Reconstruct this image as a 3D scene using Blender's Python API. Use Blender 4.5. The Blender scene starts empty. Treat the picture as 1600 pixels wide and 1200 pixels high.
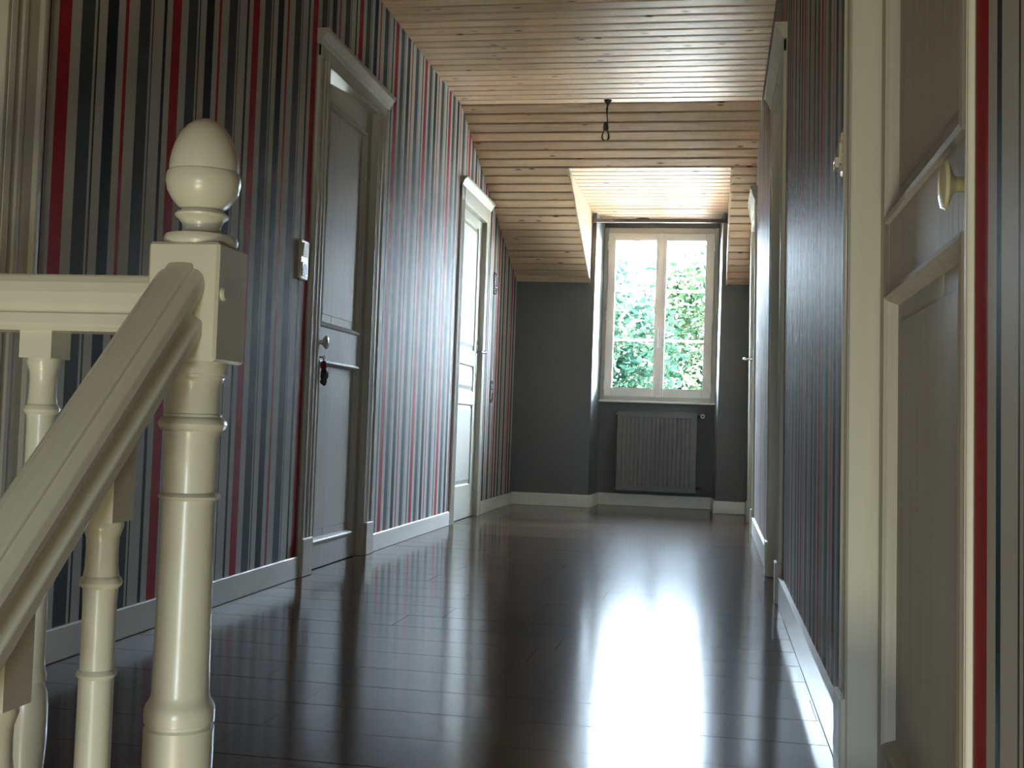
import bpy, math, random
from mathutils import Vector, Matrix

random.seed(7)
S = bpy.context.scene
COL = S.collection

# ------------------------------------------------------------------ camera
CAM_H = 0.62
cam_d = bpy.data.cameras.new('camera')
cam = bpy.data.objects.new('camera', cam_d)
COL.objects.link(cam)
cam_d.sensor_width = 36.0
cam_d.lens = 40.5
cam_d.clip_start = 0.02
r = Vector((0.98429869, 0.17289024, 0.03556751))
u = Vector((-0.0287289, -0.04189804, 0.99870877))
f = Vector((-0.17415721, 0.98404955, 0.03627324))
cam.matrix_world = Matrix(((r.x, u.x, -f.x, 0.0), (r.y, u.y, -f.y, 0.0), (r.z, u.z, -f.z, CAM_H), (0, 0, 0, 1)))
S.camera = cam

# ------------------------------------------------------------------ world, sun, daylight, added stair lights
SKY = 350.0      # overcast-bright: dimmer at the horizon, three times brighter overhead
w = bpy.data.worlds.new('sky')
S.world = w
w.use_nodes = True
nt = w.node_tree
nt.nodes.clear()
tc = nt.nodes.new('ShaderNodeTexCoord')
sep = nt.nodes.new('ShaderNodeSeparateXYZ')
rmp = nt.nodes.new('ShaderNodeValToRGB')
rmp.color_ramp.elements[0].position = 0.0
rmp.color_ramp.elements[0].color = (0.72, 0.85, 1.0, 1)
rmp.color_ramp.elements[1].position = 0.8
rmp.color_ramp.elements[1].color = (0.55, 0.74, 1.0, 1)
bg = nt.nodes.new('ShaderNodeBackground')
ov1 = nt.nodes.new('ShaderNodeMath'); ov1.operation = 'MULTIPLY_ADD'; ov1.use_clamp = True
ov1.inputs[1].default_value = 2.0 / 3.0; ov1.inputs[2].default_value = 1.0 / 3.0
ov2 = nt.nodes.new('ShaderNodeMath'); ov2.operation = 'MAXIMUM'; ov2.inputs[1].default_value = 1.0 / 3.0
ov3 = nt.nodes.new('ShaderNodeMath'); ov3.operation = 'MULTIPLY'; ov3.inputs[1].default_value = SKY
nt.links.new(sep.outputs['Z'], ov1.inputs[0]); nt.links.new(ov1.outputs[0], ov2.inputs[0])
nt.links.new(ov2.outputs[0], ov3.inputs[0]); nt.links.new(ov3.outputs[0], bg.inputs['Strength'])
wo = nt.nodes.new('ShaderNodeOutputWorld')
nt.links.new(tc.outputs['Generated'], sep.inputs[0])
nt.links.new(sep.outputs['Z'], rmp.inputs['Fac'])
nt.links.new(rmp.outputs['Color'], bg.inputs['Color'])
nt.links.new(bg.outputs[0], wo.inputs['Surface'])

sun_d = bpy.data.lights.new('sun', 'SUN')
sun_d.energy = 900.0
sun_d.angle = 0.009
sun_d.color = (1.0, 0.95, 0.84)
sun = bpy.data.objects.new('sun', sun_d)
COL.objects.link(sun)
sd = Vector((-1.7, -1.0, -1.08)).normalized()
sun.rotation_euler = sd.to_track_quat('-Z', 'Y').to_euler()
sun.location = (6, 14, 12)

# sky portal in the dormer window
pd = bpy.data.lights.new('window_portal', 'AREA')
pd.shape = 'RECTANGLE'; pd.size = 0.95; pd.size_y = 1.45
pd.cycles.is_portal = True
po = bpy.data.objects.new('window_portal', pd)
COL.objects.link(po)
po.location = (-0.475, 9.62, 1.575)
po.rotation_euler = Vector((0, -1, 0)).to_track_quat('-Z', 'Z').to_euler()

# added area light standing in for an assumed stair window behind the camera
ad = bpy.data.lights.new('assumed_stair_light', 'AREA')
ad.shape = 'RECTANGLE'; ad.size = 0.7; ad.size_y = 1.3
ad.energy = 80.0
ad.color = (0.80, 0.93, 1.0)
ao = bpy.data.objects.new('assumed_stair_light', ad)
COL.objects.link(ao)
ao.location = (-0.15, -2.33, 0.30)
ao.rotation_euler = Vector((0, 1, 0)).to_track_quat('-Z', 'Z').to_euler()

# added warm fill low in the stairwell for the newel top; no real source
bd = bpy.data.lights.new('low_warm_fill', 'AREA')
bd.shape = 'RECTANGLE'; bd.size = 0.9; bd.size_y = 0.7
bd.energy = 58.0
bd.color = (1.0, 0.92, 0.56)
bo = bpy.data.objects.new('low_warm_fill', bd)
COL.objects.link(bo)
bo.location = (-0.30, -2.33, -1.52)
bo.rotation_euler = Vector((0, 1, 0.2)).to_track_quat('-Z', 'Z').to_euler()

vs = S.view_settings
S.display_settings.display_device = 'sRGB'
vs.view_transform = 'Standard'
vs.look = 'None'
vs.gamma = 1.0
vs.use_curve_mapping = False
vs.exposure = 0.0
S.cycles.use_denoising = True
S.cycles.max_bounces = 10
S.cycles.diffuse_bounces = 6
S.cycles.glossy_bounces = 4
S.cycles.transparent_max_bounces = 12
S.cycles.sample_clamp_indirect = 80.0
S.cycles.caustics_reflective = False
S.cycles.caustics_refractive = False

# ------------------------------------------------------------------ materials
def newmat(name):
    m = bpy.data.materials.new(name)
    m.use_nodes = True
    n = m.node_tree.nodes
    return m, m.node_tree, n['Principled BSDF']

def node(t, kind, **kw):
    n = t.nodes.new(kind)
    for k, v in kw.items():
        setattr(n, k, v)
    return n

def paint(name, col, rough=0.3, var=0.05, bump=0.02, scale=(40, 40, 2.5), coat=0.0, dirt=None, spec=0.5):
    m, t, b = newmat(name)
    b.inputs['Specular IOR Level'].default_value = spec
    tcn = node(t, 'ShaderNodeTexCoord')
    mp = node(t, 'ShaderNodeMapping')
    mp.inputs['Scale'].default_value = scale
    nz = node(t, 'ShaderNodeTexNoise')
    nz.inputs['Scale'].default_value = 1.0
    nz.inputs['Detail'].default_value = 4
    t.links.new(tcn.outputs['Object'], mp.inputs[0]); t.links.new(mp.outputs[0], nz.inputs['Vector'])
    cr = node(t, 'ShaderNodeValToRGB')
    cr.color_ramp.elements[0].position = 0.3; cr.color_ramp.elements[1].position = 0.7
    d = [max(0, c * (1 - var)) for c in col]
    e = [min(1, c * (1 + var)) for c in col]
    if dirt: d = dirt
    cr.color_ramp.elements[0].color = (*d, 1); cr.color_ramp.elements[1].color = (*e, 1)
    t.links.new(nz.outputs['Fac'], cr.inputs['Fac']); t.links.new(cr.outputs[0], b.inputs['Base Color'])
    b.inputs['Roughness'].default_value = rough
    b.inputs['Coat Weight'].default_value = coat
    b.inputs['Coat Roughness'].default_value = 0.12
    if bump:
        bp = node(t, 'ShaderNodeBump')
        bp.inputs['Strength'].default_value = bump * 5
        bp.inputs['Distance'].default_value = 0.002
        t.links.new(nz.outputs['Fac'], bp.inputs['Height']); t.links.new(bp.outputs[0], b.inputs['Normal'])
    return m

def wood(name, dark, light, knot, rough, axis, pitch_grain=26.0, coat=0.3, vary=0.18, knots=True, coat_rough=0.15, spec=0.5, bumps=0.25):
    """board with grain along `axis` (0=x,1=y,2=z); tone varies board by board"""
    m, t, b = newmat(name)
    tcn = node(t, 'ShaderNodeTexCoord')
    oi = node(t, 'ShaderNodeObjectInfo')
    geo = node(t, 'ShaderNodeVectorMath', operation='ADD')
    sc = node(t, 'ShaderNodeVectorMath', operation='SCALE')
    cmb = node(t, 'ShaderNodeCombineXYZ')
    for i in range(3): t.links.new(oi.outputs['Random'], cmb.inputs[i])
    sc.inputs['Scale'].default_value = 37.0
    t.links.new(cmb.outputs[0], sc.inputs[0])
    t.links.new(tcn.outputs['Object'], geo.inputs[0]); t.links.new(sc.outputs[0], geo.inputs[1])
    mp = node(t, 'ShaderNodeMapping')
    s = [pitch_grain * 3] * 3; s[axis] = pitch_grain * 0.12
    mp.inputs['Scale'].default_value = s
    t.links.new(geo.outputs[0], mp.inputs[0])
    nz = node(t, 'ShaderNodeTexNoise'); nz.inputs['Scale'].default_value = 1.0; nz.inputs['Detail'].default_value = 5; nz.inputs['Distortion'].default_value = 0.6
    t.links.new(mp.outputs[0], nz.inputs['Vector'])
    cr = node(t, 'ShaderNodeValToRGB')
    cr.color_ramp.elements[0].position = 0.32; cr.color_ramp.elements[0].color = (*dark, 1)
    cr.color_ramp.elements[1].position = 0.68; cr.color_ramp.elements[1].color = (*light, 1)
    t.links.new(nz.outputs['Fac'], cr.inputs['Fac'])
    last = cr.outputs[0]
    if knots:
        mk = node(t, 'ShaderNodeMapping')
        k = [13.0] * 3; k[axis] = 5.0
        mk.inputs['Scale'].default_value = k
        t.links.new(geo.outputs[0], mk.inputs[0])
        vo = node(t, 'ShaderNodeTexVoronoi'); vo.inputs['Scale'].default_value = 1.0
        t.links.new(mk.outputs[0], vo.inputs['Vector'])
        kr = node(t, 'ShaderNodeValToRGB')
        kr.color_ramp.elements[0].position = 0.07; kr.color_ramp.elements[0].color = (1, 1, 1, 1)
        kr.color_ramp.elements[1].position = 0.14; kr.color_ramp.elements[1].color = (0, 0, 0, 1)
        t.links.new(vo.outputs['Distance'], kr.inputs['Fac'])
        mx = node(t, 'ShaderNodeMix', data_type='RGBA')
        mx.inputs[7].default_value = (*knot, 1)
        t.links.new(kr.outputs[0], mx.inputs[0]); t.links.new(last, mx.inputs[6])
        last = mx.outputs[2]
    hs = node(t, 'ShaderNodeHueSaturation')
    mr = node(t, 'ShaderNodeMapRange')
    mr.inputs['To Min'].default_value = 1 - vary; mr.inputs['To Max'].default_value = 1 + vary
    t.links.new(oi.outputs['Random'], mr.inputs['Value']); t.links.new(mr.outputs[0], hs.inputs['Value'])
    t.links.new(last, hs.inputs['Color'])
    t.links.new(hs.outputs[0], b.inputs['Base Color'])
    b.inputs['Roughness'].default_value = rough
    b.inputs['Specular IOR Level'].default_value = spec
    b.inputs['Coat Weight'].default_value = coat
    b.inputs['Coat Roughness'].default_value = coat_rough
    bp = node(t, 'ShaderNodeBump'); bp.inputs['Strength'].default_value = bumps; bp.inputs['Distance'].default_value = 0.001
    t.links.new(nz.outputs['Fac'], bp.inputs['Height']); t.links.new(bp.outputs[0], b.inputs['Normal'])
    return m

PALE = (0.50, 0.49, 0.445); RED = (0.36, 0.012, 0.022); CHAR = (0.060, 0.072, 0.078); NAVY = (0.012, 0.020, 0.030)
LINE = (0.035, 0.04, 0.042)
STRIPES = [(0, RED), (.093, PALE), (.169, CHAR), (.275, PALE), (.296, LINE), (.312, PALE), (.379, NAVY), (.475, PALE),
           (.537, RED), (.569, PALE), (.667, CHAR), (.775, PALE), (.793, LINE), (.806, PALE), (.907, NAVY), (.941, PALE)]
def wallpaper(name, off, period=0.5735):
    m, t, b = newmat(name)
    g = node(t, 'ShaderNodeNewGeometry')
    sp = node(t, 'ShaderNodeSeparateXYZ'); t.links.new(g.outputs['Position'], sp.inputs[0])
    a = node(t, 'ShaderNodeMath', operation='SUBTRACT'); a.inputs[1].default_value = off
    t.links.new(sp.outputs['Y'], a.inputs[0])
    d = node(t, 'ShaderNodeMath', operation='DIVIDE'); d.inputs[1].default_value = period
    t.links.new(a.outputs[0], d.inputs[0])
    fr = node(t, 'ShaderNodeMath', operation='FRACT'); t.links.new(d.outputs[0], fr.inputs[0])
    cr = node(t, 'ShaderNodeValToRGB'); cr.color_ramp.interpolation = 'CONSTANT'
    el = cr.color_ramp.elements
    el[0].position = 0; el[0].color = (*STRIPES[0][1], 1)
    el[1].position = STRIPES[1][0]; el[1].color = (*STRIPES[1][1], 1)
    for p, c in STRIPES[2:]:
        e = el.new(p); e.color = (*c, 1)
    t.links.new(fr.outputs[0], cr.inputs['Fac'])
    t.links.new(cr.outputs[0], b.inputs['Base Color'])
    b.inputs['Roughness'].default_value = 0.58
    b.inputs['Specular IOR Level'].default_value = 0.12
    nz = node(t, 'ShaderNodeTexNoise'); nz.inputs['Scale'].default_value = 220; nz.inputs['Detail'].default_value = 2
    t.links.new(g.outputs['Position'], nz.inputs['Vector'])
    bp = node(t, 'ShaderNodeBump'); bp.inputs['Strength'].default_value = 0.25; bp.inputs['Distance'].default_value = 0.001
    t.links.new(nz.outputs['Fac'], bp.inputs['Height']); t.links.new(bp.outputs[0], b.inputs['Normal'])
    return m

M = {}
M['paper_l'] = wallpaper('striped_wallpaper_left', 2.518)
M['paper_r'] = wallpaper('striped_wallpaper_right', 1.132)
M['paint'] = paint('white_gloss_paint', (0.62, 0.61, 0.53), rough=0.50, var=0.03, bump=0.02, spec=0.2)
M['board'] = paint('skirting_paint', (0.78, 0.77, 0.71), rough=0.40, var=0.04, bump=0.02, scale=(20, 4, 20), coat=0.1)
M['door'] = paint('old_door_paint', (0.58, 0.57, 0.52), rough=0.52, var=0.07, bump=0.09, scale=(60, 60, 1.6), spec=0.16)
M['rail'] = paint('banister_cream_paint', (0.66, 0.65, 0.53), rough=0.32, var=0.03, bump=0.02, scale=(14, 14, 3), coat=0.2)
M['grey'] = paint('dark_grey_wall_paint', (0.15, 0.155, 0.15), rough=0.6, var=0.04, bump=0.03, scale=(60, 60, 60))
M['radiator'] = paint('radiator_grey_enamel', (0.17, 0.17, 0.16), rough=0.38, var=0.03, bump=0.0, scale=(10, 10, 10))
M['plaster'] = paint('pale_plaster', (0.55, 0.53, 0.48), rough=0.8, var=0.04, bump=0.05, scale=(6, 6, 6))
M['render'] = paint('pale_outside_render', (0.55, 0.52, 0.46), rough=0.85, var=0.08, bump=0.1, scale=(9, 9, 9))
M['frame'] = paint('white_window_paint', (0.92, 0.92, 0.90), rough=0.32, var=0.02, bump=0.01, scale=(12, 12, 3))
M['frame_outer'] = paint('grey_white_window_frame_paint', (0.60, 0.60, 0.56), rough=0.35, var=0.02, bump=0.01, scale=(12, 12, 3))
M['ceramic'] = paint('cream_porcelain', (0.66, 0.64, 0.42), rough=0.12, var=0.02, bump=0.0, scale=(5, 5, 5), coat=0.6)
M['ceramicw'] = paint('grey_white_porcelain', (0.6, 0.6, 0.58), rough=0.12, var=0.02, bump=0.0, scale=(5, 5, 5), coat=0.6)
M['plastic'] = paint('ivory_plastic', (0.60, 0.58, 0.48), rough=0.25, var=0.02, bump=0.0, scale=(5, 5, 5))
M['brown'] = paint('dark_brown_felt', (0.035, 0.022, 0.018), rough=0.8, var=0.2, bump=0.1, scale=(80, 80, 80))
M['redfelt'] = paint('dark_red_felt', (0.14, 0.015, 0.015), rough=0.8, var=0.2, bump=0.1, scale=(80, 80, 80))
M['darkbar'] = paint('grey_brown_painted_bar', (0.11, 0.095, 0.09), rough=0.45, var=0.04, bump=0.0, scale=(5, 5, 5))
M['pine'] = wood('varnished_pine', (0.62, 0.42, 0.26), (0.78, 0.57, 0.38), (0.20, 0.09, 0.04), 0.38, 0, coat=0.0, vary=0.12, spec=0.15)
M['pinev'] = wood('varnished_pine_upright', (0.62, 0.42, 0.26), (0.78, 0.57, 0.38), (0.20, 0.09, 0.04), 0.40, 2, coat=0.0, vary=0.12, spec=0.3)
M['groove'] = paint('dark_stained_groove', (0.16, 0.045, 0.018), rough=0.7, var=0.1, bump=0.0, scale=(5, 5, 5))
M['floor'] = wood('dark_laminate', (0.056, 0.035, 0.023), (0.100, 0.066, 0.044), (0.03, 0.02, 0.015), 0.135, 0, pitch_grain=16, coat=0.0, vary=0.22, knots=False, spec=0.12, bumps=0.08)
M['floorgap'] = paint('floor_joint', (0.02, 0.014, 0.01), rough=0.5, var=0.1, bump=0.0)
M['stair'] = wood('stair_wood', (0.16, 0.09, 0.05), (0.26, 0.16, 0.09), (0.08, 0.04, 0.02), 0.35, 0, coat=0.3, vary=0.05, knots=False)
M['leaf'] = None

def metal(name, col, rough):
    m, t, b = newmat(name)
    b.inputs['Metallic'].default_value = 1.0
    b.inputs['Base Color'].default_value = (*col, 1)
    nz = node(t, 'ShaderNodeTexNoise'); nz.inputs['Scale'].default_value = 60
    mr = node(t, 'ShaderNodeMapRange'); mr.inputs['To Min'].default_value = rough * 0.8; mr.inputs['To Max'].default_value = rough * 1.3
    t.links.new(nz.outputs['Fac'], mr.inputs['Value']); t.links.new(mr.outputs[0], b.inputs['Roughness'])
    return m
M['chrome'] = metal('brushed_steel', (0.55, 0.53, 0.50), 0.22)
M['pewter'] = metal('dark_pewter', (0.22, 0.21, 0.20), 0.35)
M['black'] = paint('black_plastic', (0.015, 0.015, 0.014), rough=0.4, var=0.05, bump=0.0)

def glassmat(name, refl=1.0):
    m, t, b = newmat(name)
    t.nodes.remove(b)
    out = [n for n in t.nodes if n.type == 'OUTPUT_MATERIAL'][0]
    tr = node(t, 'ShaderNodeBsdfTransparent'); tr.inputs[0].default_value = (0.97, 0.985, 0.98, 1)
    gl = node(t, 'ShaderNodeBsdfGlossy'); gl.inputs['Roughness'].default_value = 0.02
    fz = node(t, 'ShaderNodeFresnel'); fz.inputs[0].default_value = 1.5
    mu = node(t, 'ShaderNodeMath', operation='MULTIPLY'); mu.inputs[1].default_value = refl
    mx = node(t, 'ShaderNodeMixShader')
    t.links.new(fz.outputs[0], mu.inputs[0]); t.links.new(mu.outputs[0], mx.inputs[0])
    t.links.new(tr.outputs[0], mx.inputs[1]); t.links.new(gl.outputs[0], mx.inputs[2])
    t.links.new(mx.outputs[0], out.inputs['Surface'])
    return m
M['glass'] = glassmat('window_glass')
M['bulb'] = glassmat('bulb_glass', 2.2)

def leafmat(name, c1, c2, c3):
    m, t, b = newmat(name)
    g = node(t, 'ShaderNodeNewGeometry')
    nz = node(t, 'ShaderNodeTexNoise'); nz.inputs['Scale'].default_value = 2.6; nz.inputs['Detail'].default_value = 8
    t.links.new(g.outputs['Position'], nz.inputs['Vector'])
    cr = node(t, 'ShaderNodeValToRGB')  # sunlit and shaded leaf patches are painted into the colour by noise
    cr.color_ramp.elements[0].position = 0.41; cr.color_ramp.elements[0].color = (*c1, 1)
    cr.color_ramp.elements[1].position = 0.62; cr.color_ramp.elements[1].color = (*c3, 1)
    e = cr.color_ramp.elements.new(0.51); e.color = (*c2, 1)
    t.links.new(nz.outputs['Fac'], cr.inputs['Fac'])
    t.links.new(cr.outputs[0], b.inputs['Base Color'])
    b.inputs['Roughness'].default_value = 0.8
    b.inputs['Specular IOR Level'].default_value = 0.0
    tl = node(t, 'ShaderNodeBsdfTranslucent'); t.links.new(cr.outputs[0], tl.inputs[0])
    mx = node(t, 'ShaderNodeMixShader'); mx.inputs[0].default_value = 0.25
    out = [n for n in t.nodes if n.type == 'OUTPUT_MATERIAL'][0]
    t.links.new(b.outputs[0], mx.inputs[1]); t.links.new(tl.outputs[0], mx.inputs[2]); t.links.new(mx.outputs[0], out.inputs['Surface'])
    return m
M['leaf'] = leafmat('tree_leaf', (0.0036, 0.0082, 0.0038), (0.0095, 0.0170, 0.0072), (0.034, 0.038, 0.020))
M['leaf2'] = leafmat('bluish_tree_leaf', (0.0030, 0.0082, 0.0056), (0.0080, 0.0165, 0.0098), (0.032, 0.038, 0.024))
M['bark'] = paint('bark', (0.12, 0.09, 0.06), rough=0.9, var=0.3, bump=0.3, scale=(14, 14, 3))
M['lawn'] = paint('pale_gravel', (0.42, 0.39, 0.33), rough=0.9, var=0.3, bump=0.3, scale=(3, 3, 3))

# ------------------------------------------------------------------ mesh helpers
SHEAR = 0.0163      # the right wall leans a little into the corridor
class MB:
    def __init__(self, shear=False):
        self.v = []; self.f = []; self.sm = []; self.shear = shear
    def add(self, vs, fs, smooth=False):
        o = len(self.v)
        self.v += [tuple(p) for p in vs]
        for q in fs:
            self.f.append([o + i for i in q]); self.sm.append(smooth)
    def box(self, x0, x1, y0, y1, z0, z1):
        x0, x1 = sorted((x0, x1)); y0, y1 = sorted((y0, y1)); z0, z1 = sorted((z0, z1))
        self.add([(x0, y0, z0), (x1, y0, z0), (x1, y1, z0), (x0, y1, z0), (x0, y0, z1), (x1, y0, z1), (x1, y1, z1), (x0, y1, z1)],
                 [(0, 3, 2, 1), (4, 5, 6, 7), (0, 1, 5, 4), (1, 2, 6, 5), (2, 3, 7, 6), (3, 0, 4, 7)])
        return self
    def cbox(self, x0, x1, y0, y1, z0, z1, c=0.003):
        """box with chamfered edges"""
        x0, x1 = sorted((x0, x1)); y0, y1 = sorted((y0, y1)); z0, z1 = sorted((z0, z1))
        X = (x0, x1); Y = (y0, y1); Z = (z0, z1)
        vs = []; idx = {}
        sg = (1, -1)
        for i in (0, 1):
            for j in (0, 1):
                for k in (0, 1):
                    px, py, pz = X[i], Y[j], Z[k]
                    cx, cy, cz = c * sg[i], c * sg[j], c * sg[k]
                    for a, p in enumerate(((px, py + cy, pz + cz), (px + cx, py, pz + cz), (px + cx, py + cy, pz))):
                        idx[(i, j, k, a)] = len(vs); vs.append(p)
        I = lambda i, j, k, a: idx[(i, j, k, a)]
        fs = []
        for i in (0, 1):
            fs.append([I(i, 0, 0, 0), I(i, 1, 0, 0), I(i, 1, 1, 0), I(i, 0, 1, 0)])
            fs.append([I(0, i, 0, 1), I(1, i, 0, 1), I(1, i, 1, 1), I(0, i, 1, 1)])
            fs.append([I(0, 0, i, 2), I(1, 0, i, 2), I(1, 1, i, 2), I(0, 1, i, 2)])
        for i in (0, 1):
            for j in (0, 1):
                fs.append([I(i, j, 0, 0), I(i, j, 1, 0), I(i, j, 1, 1), I(i, j, 0, 1)])
                fs.append([I(i, 0, j, 0), I(i, 1, j, 0), I(i, 1, j, 2), I(i, 0, j, 2)])
                fs.append([I(0, i, j, 1), I(1, i, j, 1), I(1, i, j, 2), I(0, i, j, 2)])
                for k in (0, 1):
                    fs.append([I(i, j, k, 0), I(i, j, k, 1), I(i, j, k, 2)])
        self.add(vs, fs)
        return self
    def prism(self, poly, axis, a, b, shift=(0, 0, 0)):
        """2D polygon extruded along axis from a to b; `shift` moves the far end"""
        n = len(poly)
        def P(p, t):
            if axis == 0: return (t, p[0], p[1])
            if axis == 1: return (p[0], t, p[1])
            return (p[0], p[1], t)
        vs = [P(p, a) for p in poly] + [tuple(Vector(P(p, b)) + Vector(shift)) for p in poly]
        fs = [list(range(n))[::-1], list(range(n, 2 * n))] + [(i, (i + 1) % n, n + (i + 1) % n, n + i) for i in range(n)]
        self.add(vs, fs)
        return self
    def lathe(self, prof, cx, cy, seg=28, axis=2, closed=True, ang=None):
        """prof: (radius, height) list; axis 0/1/2; (cx,cy) = centre in the other two coordinates"""
        n = len(prof); vs = []
        for (rr, h) in prof:
            for s in range(seg):
                a = 2 * math.pi * s / seg
                p, q = cx + rr * math.cos(a), cy + rr * math.sin(a)
                vs.append((h, p, q) if axis == 0 else (p, h, q) if axis == 1 else (p, q, h))
        fs = []
        for i in range(n - 1):
            for s in range(seg):
                fs.append((i * seg + s, i * seg + (s + 1) % seg, (i + 1) * seg + (s + 1) % seg, (i + 1) * seg + s))
        if closed:
            fs.append(list(range(seg))[::-1]); fs.append([(n - 1) * seg + s for s in range(seg)])
        self.add(vs, fs, True)
        return self
    def tube(self, pts, rad, seg=8):
        pts = [Vector(p) for p in pts]
        rings = []
        for i, p in enumerate(pts):
            d = (pts[min(i + 1, len(pts) - 1)] - pts[max(i - 1, 0)]).normalized()
            a = d.cross(Vector((0.31, 0.17, 0.93)))
            if a.length < 1e-3: a = d.cross(Vector((1, 0, 0)))
            a.normalize(); b2 = d.cross(a)
            rr = rad[i] if isinstance(rad, (list, tuple)) else rad
            rings.append([p + a * rr * math.cos(2 * math.pi * s / seg) + b2 * rr * math.sin(2 * math.pi * s / seg) for s in range(seg)])
        vs = [q for g in rings for q in g]
        fs = [(i * seg + s, i * seg + (s + 1) % seg, (i + 1) * seg + (s + 1) % seg, (i + 1) * seg + s) for i in range(len(pts) - 1) for s in range(seg)]
        fs += [list(range(seg))[::-1], [(len(pts) - 1) * seg + s for s in range(seg)]]
        self.add(vs, fs, True)
        return self
    def ellipsoid(self, c, rx, ry, rz, seg=16, rings=10):
        vs = [(c[0], c[1], c[2] - rz)]
        for i in range(1, rings):
            t = math.pi * i / rings
            for s in range(seg):
                a = 2 * math.pi * s / seg
                vs.append((c[0] + rx * math.sin(t) * math.cos(a), c[1] + ry * math.sin(t) * math.sin(a), c[2] - rz * math.cos(t)))
        vs.append((c[0], c[1], c[2] + rz)); last = len(vs) - 1
        fs = [(0, 1 + (s + 1) % seg, 1 + s) for s in range(seg)]
        for i in range(rings - 2):
            for s in range(seg):
                a0 = 1 + i * seg
                fs.append((a0 + s, a0 + (s + 1) % seg, a0 + seg + (s + 1) % seg, a0 + seg + s))
        a0 = 1 + (rings - 2) * seg
        fs += [(a0 + s, a0 + (s + 1) % seg, last) for s in range(seg)]
        self.add(vs, fs, True)
        return self
    def build(self, name, mat, parent=None, origin=None, bevel=0.0):
        vs = [Vector(p) for p in self.v]
        if self.shear:
            vs = [Vector((p.x - SHEAR * p.z, p.y, p.z)) for p in vs]
        if origin is None:
            lo = [min(p[i] for p in vs) for i in range(3)]; hi = [max(p[i] for p in vs) for i in range(3)]
            origin = Vector(((lo[0] + hi[0]) / 2, (lo[1] + hi[1]) / 2, lo[2]))
        origin = Vector(origin)
        me = bpy.data.meshes.new(name)
        me.from_pydata([tuple(p - origin) for p in vs], [], self.f)
        me.validate()
        import bmesh
        bm = bmesh.new(); bm.from_mesh(me)
        bmesh.ops.recalc_face_normals(bm, faces=bm.faces)
        bm.to_mesh(me); bm.free()
        me.polygons.foreach_set('use_smooth', self.sm if len(self.sm) == len(me.polygons) else [False] * len(me.polygons))
        me.materials.append(mat)
        if any(self.sm):
            try: me.set_sharp_from_angle(angle=math.radians(30))
            except Exception: pass
        o = bpy.data.objects.new(name, me)
        COL.objects.link(o)
        if parent is not None:
            o.parent = parent
            o.location = origin - WORLD[parent.name]
        else:
            o.location = origin
        WORLD[o.name] = origin.copy()
        if bevel:
            bv = o.modifiers.new('bevel', 'BEVEL'); bv.width = bevel; bv.segments = 2; bv.limit_method = 'ANGLE'
        return o
WORLD = {}
def empty(name, loc):
    o = bpy.data.objects.new(name, None)
    COL.objects.link(o); o.location = loc; o.empty_display_size = 0.1
    WORLD[o.name] = Vector(loc)
    return o
def struct(o): o['kind'] = 'structure'; return o
def tag(o, label, cat, group=None):
    o['label'] = label; o['category'] = cat
    if group: o['group'] = group
    return o
def place(src, name, loc, parent, scale=None):
    """another object sharing src's mesh, at world loc"""
    o = bpy.data.objects.new(name, src.data)
    COL.objects.link(o); o.parent = parent; o.location = Vector(loc) - WORLD[parent.name]
    if scale: o.scale = scale
    WORLD[o.name] = Vector(loc)
    return o

XL = -1.59      # left wallpaper face
XR = 0.26       # right wallpaper face (before its lean)
ZC = 2.58       # flat ceiling
YB, YE = 6.85, 9.05   # ceiling break, end wall
def slope_z(y): return ZC - 0.368 * (y - YB)

# ------------------------------------------------------------------ walls
LOW = -2.6
doorsL = [(1.52, 2.31, 2.06), (4.42, 5.14, 2.06), (7.0, 7.73, 2.02)]
doorsR = [(1.203, 2.17, 2.06), (4.47, 5.2, 2.06), (7.48, 8.27, 2.06)]
def side_wall(name, xf, xb, doors, mat, shear):
    m = MB(shear)
    m.box(xf, xb, -2.55, doors[0][0], LOW, 2.78)
    y = doors[0][0]
    for i, (a, b, zt) in enumerate(doors):
        m.box(xf, xb, a, b, zt, 2.78)
        m.box(xf, xb, a, b, -2.6 if i == 0 else -0.2, -0.009)
        nxt = doors[i + 1][0] if i + 1 < len(doors) else 9.9
        m.box(xf, xb, b, nxt, -0.2, 2.78)
    return struct(m.build(name, mat))
side_wall('wall_left', XL, XL - 0.12, doorsL, M['paper_l'], False)
side_wall('wall_right', XR, XR + 0.14, doorsR, M['paper_r'], True)

# rooms glimpsed only through the gap over the second left door: a plain plastered wall
m = MB()
m.box(-3.3, -3.2, 3.4, 6.0, -0.2, 1.2); m.box(-3.3, -3.2, 3.4, 6.0, 1.75, 2.7); m.box(-3.3, -3.2, 3.4, 4.4, 1.2, 1.75); m.box(-3.3, -3.2, 4.8, 6.0, 1.2, 1.75)  # opening in this outer wall added to light the door gap
m.box(-3.3, XL - 0.11, 3.4, 3.5, -0.2, 2.7); m.box(-3.3, XL - 0.11, 5.9, 6.0, -0.2, 2.7)
m.box(-3.3, XL - 0.11, 3.4, 6.0, -0.25, -0.15); m.box(-3.3, XL - 0.11, 3.4, 6.0, 2.6, 2.7)
struct(m.build('wall_neighbour_room', M['plaster']))
# added slabs seal the other door openings against outside light
for k, (a, b, zt) in enumerate((doorsL[0], doorsL[2])):
    m = MB(); m.box(XL - 0.085, XL - 0.119, a, b, -0.1, zt); struct(m.build('light_seal_left', M['plaster']))
for (a, b, zt) in doorsR:
    m = MB(True); m.box(XR + 0.105, XR + 0.139, a, b, -0.1, zt); struct(m.build('light_seal_right', M['plaster']))

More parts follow.
